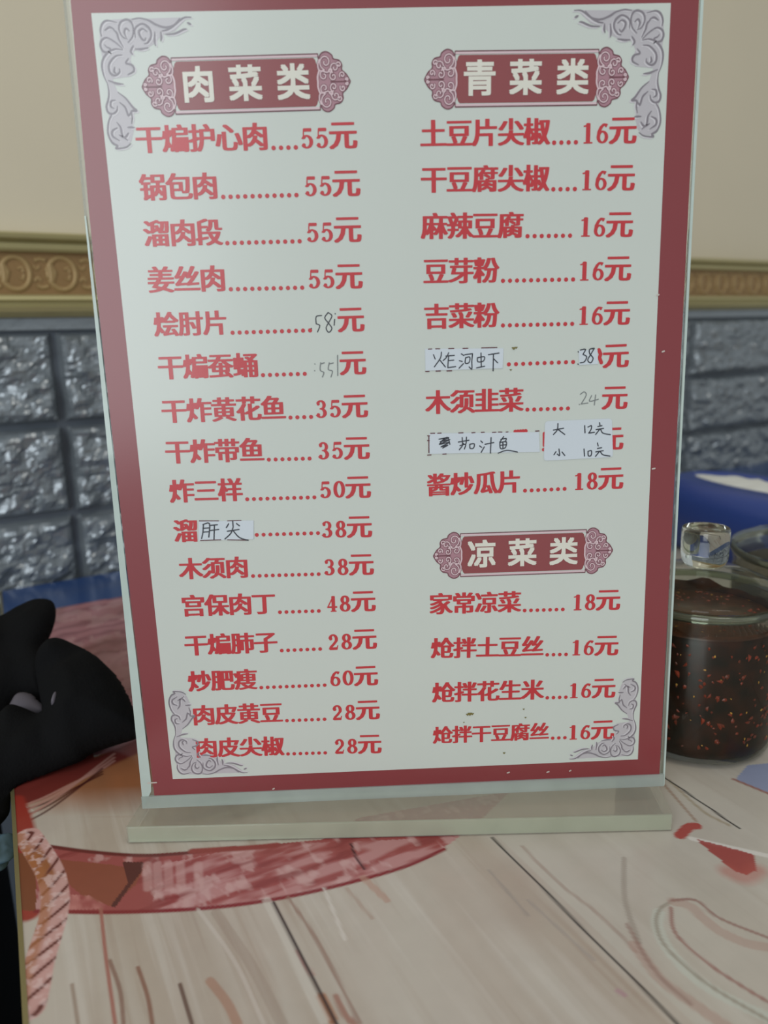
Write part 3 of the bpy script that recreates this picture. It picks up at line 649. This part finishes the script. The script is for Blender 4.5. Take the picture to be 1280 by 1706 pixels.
# stickers with handwriting
def sticker(name, pts, label, r=0):
    P = [bp(*p) for p in pts]
    if r:
        out = []
        for i in range(4):
            a, b, c = P[i - 1], P[i], P[(i + 1) % 4]; d1 = (a - b) / np.linalg.norm(a - b); d2 = (c - b) / np.linalg.norm(c - b)
            for k_ in range(5):
                t = k_ / 4; out.append((b + d1 * r) * (1 - t) ** 2 + 2 * b * t * (1 - t) + (b + d2 * r) * t * t)
        P = out
    V = [(p[0], -LY * 6.5, p[1]) for p in P] + [(p[0], -LY * 4, p[1]) for p in P]; n_ = len(P)
    o = mesh_obj(name, V, [tuple(range(n_))] + [(i, i + n_, (i + 1) % n_ + n_, (i + 1) % n_) for i in range(n_)], M_stick, menu); o['label'] = label; return o
def writing(strokes, ox, oy, s, wd, m_, parent, label, layer=8):
    buf = ([], [])
    for P in strokes: add_polys(buf, nib([bp(ox + p[0] / s, oy + p[1] / s) for p in (cr_curve(P, 3) if len(P) > 2 else P)], wd, None, 8))
    o = emit('handwriting', buf, layer, m_, label)
    if parent is not menu: o.parent = parent
    return o
z = lambda pts, ox=690, oy=560, s=3.556: [(ox + x / s, oy + y / s) for x, y in pts]
s1_ = sticker('paper_sticker', z([(65, 75), (530, 72), (525, 190), (68, 205)]), 'narrow white paper strip with handwritten dish name of fried river shrimp')
writing([[(115, 110), (125, 135)], [(162, 95), (156, 130), (120, 182)], [(150, 138), (185, 182)], [(205, 98), (192, 125), (172, 145)], [(188, 118), (238, 114)], [(205, 118), (202, 150), (200, 186)], [(204, 145), (235, 142)], [(200, 187), (246, 180)],
  [(280, 105), (295, 115)], [(268, 145), (285, 150)], [(266, 190), (292, 163)], [(300, 110), (346, 104)], [(346, 104), (342, 150), (342, 195), (326, 182)], [(305, 128), (330, 124), (326, 156), (303, 160), (305, 128)],
  [(375, 128), (416, 122), (410, 148), (378, 152), (375, 128)], [(396, 100), (398, 182)], [(370, 188), (418, 178)], [(440, 110), (503, 100)], [(470, 108), (468, 205)], [(472, 135), (495, 158)]], 690, 560, 3.556, .00021, M_ink, s1_, 'black pen dish name')
s2_ = sticker('paper_sticker', z([(975, 85), (1086, 78), (1090, 165), (978, 172)]), 'tiny white paper strip with handwritten price 38')
writing([[(985, 82), (1015, 78), (1000, 108)], [(1000, 108), (1022, 122), (1008, 152), (984, 158)], [(1066, 72), (1040, 78), (1040, 104), (1060, 130), (1046, 158), (1028, 142), (1046, 108), (1066, 74)], [(972, 92), (973, 94)], [(970, 165), (972, 167)]], 690, 560, 3.556, .00022, M_ink, s2_, 'black pen price 38')
writing([[(985, 345), (1008, 330), (1020, 350), (990, 402)], [(990, 402), (1030, 396)], [(1052, 352), (1040, 386), (1092, 374)], [(1076, 348), (1068, 408)], [(979, 404), (981, 405)]], 690, 560, 3.556, .00019, M_pencil, menu, 'faint handwritten price 24', 3)
s3_ = sticker('paper_sticker', z([(90, 576), (740, 568), (745, 685), (92, 697)]), 'long white paper strip with handwritten dish name and a scribble')
writing([[(148, 610), (205, 600), (155, 625), (212, 612), (152, 640), (210, 628), (160, 655), (200, 645), (170, 662)], [(150, 640), (175, 610), (200, 600), (212, 640)], [(262, 627), (325, 616)], [(285, 600), (287, 640)], [(310, 598), (308, 635)], [(268, 672), (285, 650), (292, 634)], [(272, 648), (305, 640), (298, 668)],
  [(330, 640), (356, 637), (352, 662), (332, 664), (330, 640)], [(395, 620), (405, 630)], [(388, 650), (400, 658)], [(397, 688), (416, 655)], [(420, 640), (472, 630)], [(456, 600), (452, 692)], [(530, 595), (508, 627)], [(514, 611), (546, 606), (538, 626)],
  [(508, 630), (546, 625), (540, 660), (512, 665), (508, 630)], [(510, 646), (542, 643)], [(526, 628), (526, 662)], [(498, 692), (550, 676), (612, 686)]], 690, 560, 3.556, .00022, M_ink, s3_, 'black pen dish name after a scribble')
s4_ = sticker('paper_sticker', z([(776, 504), (1172, 488), (1178, 716), (768, 738)]), 'rounded white label with handwritten prices for large and small', .0013)
writing([[(825, 556), (886, 545)], [(852, 518), (848, 555), (825, 582)], [(852, 552), (892, 582)], [(1010, 530), (1012, 572)], [(1030, 538), (1050, 530), (1048, 552), (1034, 574)], [(1034, 574), (1068, 569)], [(1088, 535), (1112, 530)], [(1078, 553), (1122, 546)], [(1098, 512), (1100, 526)], [(1100, 550), (1075, 582)], [(1104, 550), (1118, 574), (1162, 583)],
  [(858, 668), (862, 706), (848, 698)], [(840, 684), (828, 702)], [(876, 686), (892, 706)], [(1006, 668), (1009, 710)], [(1030, 682), (1050, 678), (1048, 706), (1032, 708), (1030, 682)], [(1086, 665), (1110, 660)], [(1076, 685), (1120, 678)], [(1086, 632), (1090, 650)], [(1098, 682), (1074, 712)], [(1102, 682), (1118, 702), (1160, 710)]], 690, 560, 3.556, .00022, M_ink, s4_, 'black pen words large 12 yuan, small 10 yuan')
zz = lambda pts: [(220 + x / 2.667, 830 + y / 2.667) for x, y in pts]
s5_ = sticker('paper_sticker', zz([(297, 103), (541, 98), (541, 181), (298, 188)]), 'small white paper strip with two handwritten characters for liver tips')
writing([[(318, 115), (316, 150), (310, 178)], [(316, 116), (345, 112), (342, 172)], [(316, 133), (343, 131)], [(316, 150), (343, 148)], [(350, 120), (380, 117)], [(346, 143), (386, 138)], [(367, 118), (365, 182)], [(448, 100), (450, 125)], [(430, 113), (420, 130)], [(465, 112), (478, 122)], [(424, 146), (476, 138)], [(450, 128), (440, 155), (414, 180)], [(452, 146), (478, 174), (516, 186)]], 220, 830, 2.667, .00024, M_ink, s5_, 'black pen characters for liver tips')
writing([[(896, 335), (872, 340), (872, 372)], [(872, 372), (888, 380), (878, 408)], [(925, 322), (910, 345), (926, 368), (942, 392), (928, 410), (916, 390), (930, 362), (942, 336), (925, 322)], [(954, 352), (952, 378)], [(956, 326), (957, 328)], [(850, 392), (851, 394)]], 200, 400, 2.667, .00020, M_ink, menu, 'thin pen price 58', 3)
writing([[(866, 550), (867, 551)], [(865, 580), (866, 581)], [(892, 545), (890, 578), (906, 588), (900, 608)], [(892, 550), (908, 545)], [(930, 545), (926, 575), (944, 582), (938, 608)], [(930, 550), (948, 546)], [(967, 512), (968, 602)]], 200, 400, 2.667, .00020, M_pencil, menu, 'thin pen price 55', 3)
buf = ([], [])   # ends of the covered print peeking out round the strips
for a, b in [((85, 77), (105, 76)), ((128, 75), (152, 75)), ((205, 74), (235, 73)), ((290, 73), (318, 72)), ((400, 70), (490, 67)), ((68, 209), (88, 209)), ((130, 207), (155, 206)), ((195, 206), (222, 205)),
             ((98, 576), (122, 575)), ((140, 575), (160, 574)), ((265, 573), (290, 572)), ((342, 572), (360, 571)), ((398, 570), (415, 569)), ((465, 570), (485, 569)), ((500, 568), (520, 568)), ((545, 568), (556, 567)), ((720, 562), (740, 561)), ((88, 590), (88, 690)), ((80, 590), (92, 590)), ((80, 618), (90, 618)), ((80, 704), (100, 703)), ((170, 698), (190, 697))]:
    add_polys(buf, nib([bp(690 + a[0] / 3.556, 560 + a[1] / 3.556), bp(690 + b[0] / 3.556, 560 + b[1] / 3.556)], .0002))
for a, b in [((300, 100), (385, 100)), ((425, 100), (485, 98)), ((305, 187), (395, 184)), ((425, 184), (515, 186))]: add_polys(buf, nib([bp(*zz([a])[0]), bp(*zz([b])[0])], .00018))
emit('covered_print', buf, 7, pmat('dark_red_remnant', (96, 44, 52)), 'dark stroke ends showing round the stickers')['kind'] = 'stuff'
buf = ([], [])
for px, py, r in [(783, 1189, .0009), (779, 1190, .0006), (787, 1189, .0006), (872.6, 1181, .0004), (875.6, 1195, .0004), (840, 1254, .0005), (773, 1203, .0003), (856, 580, .0007), (860, 579, .0005), (851, 616, .0004)]:
    c = bp(px, py); add_polys(buf, [[c + r * (1 + .3 * math.sin(3 * a)) * np.array([math.cos(a), .7 * math.sin(a)]) for a in np.linspace(0, 2 * math.pi, 13)[:-1]]])
emit('stain', buf, 7, M_stain, 'small olive spots of spilled oil')['kind'] = 'stuff'
buf = ([], [])
for px, py, l in [(1096, 491, 3), (1105, 585, 3), (1089, 780, 4), (847, 1286, 3), (886, 1302, 6), (913, 1285, 3), (950, 1283, 2), (456, 1313, 2), (254, 1303, 14)]:
    add_polys(buf, nib([bp(px - l / 2, py + 1), bp(px + l / 2, py)], .0003))
emit('chip', buf, 7, pmat('bare_paper_chip', (200, 188, 178)), 'pale chips and scratches on the red border')['kind'] = 'stuff'
bpy.data.objects.remove(_to)

# ------------------------------------------------------------------ jars
M_glass = clear('jar_glass', (246, 248, 242), (170, 172, 150), 0.01, 0.03, 1.45, 0.5)
M_rimg = clear('thick_glass', (226, 232, 220), (190, 192, 170), 0.12, 0.06, 1.5, 1.2)
def real_glass(name):
    M = bpy.data.materials.new(name); M.use_nodes = True; b = M.node_tree.nodes['Principled BSDF']
    b.inputs['Base Color'].default_value = (0.93, 0.96, 0.90, 1); b.inputs['Transmission Weight'].default_value = 1.0; b.inputs['IOR'].default_value = 1.45; b.inputs['Roughness'].default_value = 0.03
    tc = M.node_tree.nodes.new('ShaderNodeTexCoord'); nz = M.node_tree.nodes.new('ShaderNodeTexNoise'); nz.inputs['Scale'].default_value = 80; bu = M.node_tree.nodes.new('ShaderNodeBump'); bu.inputs['Strength'].default_value = .05
    M.node_tree.links.new(tc.outputs['Object'], nz.inputs['Vector']); M.node_tree.links.new(nz.outputs['Fac'], bu.inputs['Height']); M.node_tree.links.new(bu.outputs['Normal'], b.inputs['Normal'])
    return M
M_knob = real_glass('knob_glass')
M_oil = mat('dark_chilli_oil', (56, 27, 17), 0.3, spec=0.3, col2=(26, 16, 11), nscale=120)
M_flake = mat('chilli_flake', (150, 52, 26), 0.35, col2=(100, 40, 20), nscale=200)
M_seed = mat('chilli_seed', (206, 150, 62), 0.4, noise=0.15)
M_foam = mat('oil_skin', (86, 46, 26), 0.3, col2=(54, 30, 18), nscale=160)
M_soy = mat('dark_brown_condiment', (60, 46, 28), 0.35, col2=(44, 34, 22), nscale=60)
def jar(name, label, cx, cy, R, H, fill_h, contents, knob_r, lid_z, flakes, group=None):
    t = empty(name, (cx, cy, 0)); tag(t, label, 'jar', group)
    def L(nm, prof, m_, close=False, smooth=True):
        v, f = lathe(prof, 0, 0, 72, close); return mesh_obj(nm, v, f, m_, t, smooth)
    L('glass_body', [(0.001, 0.0006), (R * .86, 0.0006), (R * .96, 0.003), (R, 0.009), (R, H - .012), (R * .985, H - .008), (R, H - .004), (R * 1.03, H - .0005), (R * 1.02, H + .001), (R * .97, H), (R * .955, H - .008), (R * .955, fill_h + .001)], M_glass)
    v, f = lathe([(R * 1.015, H - .002), (R * 1.03, H), (R * 1.015, H + .0018), (R * .975, H + .0016), (R * .97, H - .001)], 0, 0, 72, True); mesh_obj('rim', v, f, M_rimg, t, True)
    v, f = lathe([(0.0005, .0032), (R * .88, .0034), (R * .955, .0055), (R * .985, .0105), (R * .985, H - .0125 if H - .0125 < fill_h - .002 else fill_h - .002), (R * .955, fill_h - .001), (R * .93, fill_h), (0.0005, fill_h + .001)], 0, 0, 72); o = mesh_obj('condiment', v, f, contents, t, True); o['label'] = 'dark oily sauce filling the jar'
    if flakes:
        v, f = lathe([(0.0005, fill_h + .0016), (R * .90, fill_h + .0008), (R * .952, fill_h - .0005), (R * .958, fill_h - .0012)], 0, 0, 72); o = mesh_obj('oil_layer', v, f, M_foam, t, True); o['label'] = 'reddish oil skin on top of the sauce'
        for nm, m_, cnt, s0_, s1__, seed in (('chilli_flakes', M_flake, 520, .0007, .0024, 3), ('chilli_seeds', M_seed, 110, .0006, .0013, 5)):
            rg = random.Random(seed); V, F = [], []
            for q in range(cnt):
                a = rg.uniform(0, 2 * math.pi); zc = rg.uniform(.010, H - .013) if q % 6 else fill_h + .001
                rc = R * .986 if q % 6 else R * .9 * math.sqrt(rg.random()); s_ = rg.uniform(s0_, s1__); nrm = Vector((math.cos(a), math.sin(a), 0)) if q % 6 else Vector((0, 0, 1))
                tn = Vector((-math.sin(a), math.cos(a), 0)); bt = nrm.cross(tn); c = Vector((rc * math.cos(a), rc * math.sin(a), zc)); ro = rg.uniform(0, 6.28); i = len(V)
                for kk in range(5):
                    aa = ro + kk * 1.2566; rr_ = s_ * rg.uniform(.5, 1) * (1 if kk % 2 else .6); V.append(c + tn * rr_ * math.cos(aa) + bt * rr_ * math.sin(aa) + nrm * .0001)
                V.append(c + nrm * s_ * .3)
                F += [(i + kk, i + (kk + 1) % 5, i + 5) for kk in range(5)]
            o = mesh_obj(nm, V, F, m_, t); o['kind'] = 'stuff'
    if flakes:      # oil smeared up the inside of the glass
        V, F = [], []; nn_ = 60
        for q in range(nn_):
            a = 2 * math.pi * q / nn_; hb = max(0, math.sin(a)) * .0045 + .0015 + .001 * math.sin(a * 7) + .0008 * math.sin(a * 13)
            for zz_ in (fill_h - .0005, fill_h + hb): V.append((R * .952 * math.cos(a), R * .952 * math.sin(a), zz_))
        F = [(2 * q, 2 * ((q + 1) % nn_), 2 * ((q + 1) % nn_) + 1, 2 * q + 1) for q in range(nn_)]
        mesh_obj('oil_smear', V, F, M_foam, t, True)
    # lid: shallow glass dome with a cylindrical knob
    lz = H + .0022
    lid = L('lid', [(R * .96, lz - .004), (R * .97, lz), (R * 1.02, lz + .0002), (R * 1.03, lz + .0016), (R * .98, lz + .0028), (R * .80, lz + .0065), (R * .55, lz + .0100), (knob_r * .9, lid_z - .0025), (knob_r * .8, lid_z), (.0005, lid_z)], M_glass)
    lid['label'] = 'domed clear glass lid'
    v, f = lathe([(.0005, lid_z - .001), (knob_r * .80, lid_z - .001), (knob_r * .92, lid_z + .001), (knob_r * .98, lid_z + .003), (knob_r, lid_z + .0155), (knob_r * .96, lid_z + .0170), (knob_r * .86, lid_z + .0172), (knob_r * .74, lid_z + .0160), (.0005, lid_z + .0155)], 0, 0, 48)
    k_ = mesh_obj('knob', v, f, M_knob, lid, True); k_['label'] = 'thick round clear glass knob'
    return t
jar('condiment_jar', 'glass jar of dark chilli oil with flakes, right beside the menu stand', .1455, .0555, .0355, .0725, .0635, M_oil, .0108, .0885, True)
jar('condiment_jar', 'glass jar of brown sauce at the right edge behind the chilli oil jar', .2560, .1380, .0500, .0660, .0560, M_soy, .0120, .0840, False)

# ------------------------------------------------------------------ blue tissue box by the wall
M_blue = mat('blue_plastic', (48, 74, 150), 0.32, noise=0.05, nscale=20); M_tis = mat('white_tissue', (232, 232, 226), 0.8, noise=0.03, bump=0.2)
def superloop(a, b, z_, n=48, e=2.6):
    out = []
    for k_ in range(n):
        t = 2 * math.pi * k_ / n; c, s = math.cos(t), math.sin(t); out.append((a * math.copysign(abs(c) ** (2 / e), c), b * math.copysign(abs(s) ** (2 / e), s), z_))
    return out
bxp = (tp(1150, 796, .062) + tp(1290, 822, .062)) / 2
t = tag(empty('tissue_box', (float(bxp[0]) + .03, float(bxp[1]) - .004, 0)), 'blue plastic tissue box with an oval opening, against the wall on the right', 'tissue box')
dv = tp(1290, 824, .062) - tp(1150, 796, .062); t.rotation_euler = (0, 0, math.atan2(dv[1], dv[0]))
loops = [superloop(.094, .050, .0005), superloop(.098, .054, .004), superloop(.102, .057, .028), superloop(.102, .057, .046), superloop(.098, .053, .055), superloop(.090, .045, .060), superloop(.078, .026, .0615, e=2.0), superloop(.076, .024, .0590, e=2.0)]
V = [p for l in loops for p in l]; n_ = 48
F = [(i * n_ + q, i * n_ + (q + 1) % n_, (i + 1) * n_ + (q + 1) % n_, (i + 1) * n_ + q) for i in range(len(loops) - 1) for q in range(n_)] + [tuple(range(n_))[::-1]]
mesh_obj('box_body', V, F, M_blue, t, True)
V = [(x, y, .0592 + .0015 * math.sin(x * 160) * math.cos(y * 220)) for x, y, _ in superloop(.0765, .0245, 0, e=2.0)]; V2 = [(x * .6, y * .5, .0625 + .001 * math.sin(x * 190 + 1)) for x, y, _ in superloop(.0765, .0245, 0, e=2.0)]
mesh_obj('tissues', V + V2 + [(0, 0, .0632)], [(q, (q + 1) % n_, n_ + (q + 1) % n_, n_ + q) for q in range(n_)] + [(n_ + q, n_ + (q + 1) % n_, 2 * n_) for q in range(n_)], M_tis, t, True)

# ------------------------------------------------------------------ black cloth bag slumped over the table edge
M_black = mat('black_fabric', (17, 17, 18), 0.9, spec=0.12, noise=0.2, nscale=30, bump=0.25, bscale=700)
M_strap = mat('grey_lining', (96, 90, 98), 0.7, noise=0.1)
bag = tag(empty('cloth_bag', (-0.2, 0.09, 0)), 'black fabric bag slumped on the left edge of the table behind the menu', 'bag')
def pillow(name, outline, y0, slope, thick, lift, m_, seed, res=110, pwr=.5):
    """closed soft body: outline on a leaning plane z=(y-y0)*slope, swelling to both sides"""
    nrm = np.array([0, -slope, 1.0]); nl = np.linalg.norm(nrm); nrm /= nl; dd = (-slope * y0) / nl + lift
    P3 = np.array([on_plane(px, py, nrm, dd) for px, py in outline]); O = P3[0]
    ax = np.array([1, 0, 0.]); ay = np.cross(nrm, ax); P = np.stack([(P3 - O) @ ax, (P3 - O) @ ay], 1)
    P = np.array(cr_curve(list(P), 5, True)); lo, hi = P.min(0) - .002, P.max(0) + .002
    xs = np.linspace(lo[0], hi[0], res); ys = np.linspace(lo[1], hi[1], res); X, Y = np.meshgrid(xs, ys)
    ins = np.zeros(X.shape, bool); D = np.full(X.shape, 9.0); j = len(P) - 1
    for i in range(len(P)):
        a, b = P[i], P[j]; ins ^= ((a[1] > Y) != (b[1] > Y)) & (X < (b[0] - a[0]) * (Y - a[1]) / (b[1] - a[1] + 1e-12) + a[0])
        d_ = b - a; t_ = np.clip(((X - a[0]) * d_[0] + (Y - a[1]) * d_[1]) / (d_ @ d_ + 1e-12), 0, 1); D = np.minimum(D, np.hypot(X - a[0] - t_ * d_[0], Y - a[1] - t_ * d_[1])); j = i
    H_ = np.where(ins, D, 0); mx_ = H_.max(); prof = (1 - (1 - np.clip(H_ / mx_, 0, 1)) ** 2) ** pwr
    wr = 1 + .35 * (fbm(X * 60 + seed, Y * 35 + seed, 3) - .5) + .25 * np.sin(X * 130 + 6 * fbm(X * 30, Y * 30, 2))
    V, F, idx = [], [], {}
    def vert(jj, ii, side):
        k_ = (jj, ii, side if prof[jj, ii] > 0 else 0)
        if k_ not in idx:
            idx[k_] = len(V); p = O + ax * X[jj, ii] + ay * Y[jj, ii] + nrm * side * thick * prof[jj, ii] * wr[jj, ii]; V.append(p)
        return idx[k_]
    for jj in range(res - 1):
        for ii in range(res - 1):
            if ins[jj:jj + 2, ii:ii + 2].any():
                for sd in (1, -1):
                    q = [vert(jj, ii, sd), vert(jj, ii + 1, sd), vert(jj + 1, ii + 1, sd), vert(jj + 1, ii, sd)]
                    if sd < 0: q = q[::-1]
                    if len(set(q)) >= 3: F.append(q)
    V = [np.array([v[0], v[1], max(v[2], .0006) if (v[:2] - L0) @ np.array([.9058, .4236]) > -.002 else v[2]]) for v in V]
    bm = bmesh.new(); vs = [bm.verts.new(v - np.array(bag.location)) for v in V]
    for f_ in F:
        u_ = []; [u_.append(vs[i]) for i in f_ if vs[i] not in u_]
        try: bm.faces.new(u_)
        except ValueError: pass
    for _q in range(4): bmesh.ops.smooth_vert(bm, verts=bm.verts, factor=.5, use_axis_x=True, use_axis_y=True, use_axis_z=True)
    bmesh.ops.recalc_face_normals(bm, faces=bm.faces)
    return bm_obj(name, bm, m_, bag, True)
pillow('bag_flap', [(-150, 1080), (-60, 1048), (0, 1030), (30, 1014), (62, 1000), (86, 1001), (93, 1020), (84, 1050), (70, 1082), (84, 1110), (80, 1150), (72, 1172), (45, 1160), (22, 1170), (8, 1196), (-30, 1215), (-150, 1230)], .075, .7, .014, .004, M_black, 3)
pillow('bag_body', [(-120, 1190), (-20, 1205), (10, 1190), (24, 1178), (46, 1182), (70, 1190), (66, 1160), (60, 1110), (74, 1082), (100, 1068), (128, 1076), (160, 1094), (190, 1122), (212, 1156), (226, 1190), (240, 1222), (190, 1236), (150, 1250), (128, 1266), (80, 1288), (30, 1318), (5, 1360), (-60, 1400), (-140, 1380)], .052, .7, .016, .010, M_black, 11)
pillow('lining', [(16, 1176), (30, 1156), (50, 1156), (66, 1170), (80, 1184), (60, 1192), (36, 1190), (18, 1192)], .060, .7, .004, .006, M_strap, 5, 24)
pillow('lining', [(86, 1170), (92, 1156), (99, 1155), (99, 1166), (93, 1176), (86, 1175)], .050, .7, .003, .022, M_strap, 5, 20)

# black chair drawn up beside the table's left edge, a scrap of plastic film over its back
M_seat = mat('black_leatherette', (12, 12, 13), 0.7, spec=.2, noise=0.1, bump=.1)
pc = L0 + E2 * 0.06 - np.array([-E2[1], E2[0]]) * 0.034
chair = tag(empty('chair', (float(pc[0]), float(pc[1]), -.75)), 'black padded chair with its back drawn up along the left edge of the table', 'chair')
chair.rotation_euler = (0, 0, math.atan2(E2[1], E2[0]))        # local x runs along the table edge, local -y away from it
bm = bmesh.new(); box(bm, -.22, .22, -.028, .018, .50, .728); bevel(bm, .010, 3); bm_obj('backrest', bm, M_seat, chair, True)
bm = bmesh.new(); box(bm, -.22, .22, -.46, -.03, .41, .47); bevel(bm, .014, 3); bm_obj('seat', bm, M_seat, chair, True)
for x_, y_ in ((-.20, -.005), (.20, -.005), (-.20, -.44), (.20, -.44)):
    bm = bmesh.new(); box(bm, x_ - .014, x_ + .014, y_ - .014, y_ + .014, 0, .505 if y_ > -.1 else .412); bevel(bm, .003); bm_obj('leg', bm, M_leg, chair)
M_pl = mat('pale_blue_plastic_film', (96, 122, 140), 0.35, noise=0.1, bump=.3, bscale=60)
c = on_plane(-6, 1422, (0, 0, 1), -.017)
bm = bmesh.new(); bmesh.ops.create_icosphere(bm, subdivisions=4, radius=1)
for v in bm.verts:
    n3 = v.co.normalized(); k_ = 1 + .35 * (float(fbm(n3.x * 3 + 9, n3.y * 3 + n3.z * 2 + 4, 3)) - .5) + .12 * math.sin(n3.x * 9 + n3.z * 7); v.co = Vector((n3.x * .0068 * k_, n3.y * .010 * k_, max(n3.z * .006 * k_, -.0048)))
o = bm_obj('plastic_wrapper', bm, M_pl, None, True); o.location = (float(c[0]), float(c[1]), -.017); tag(o, 'small crumpled pale blue plastic wrapper on the black chair back at the left', 'wrapper')
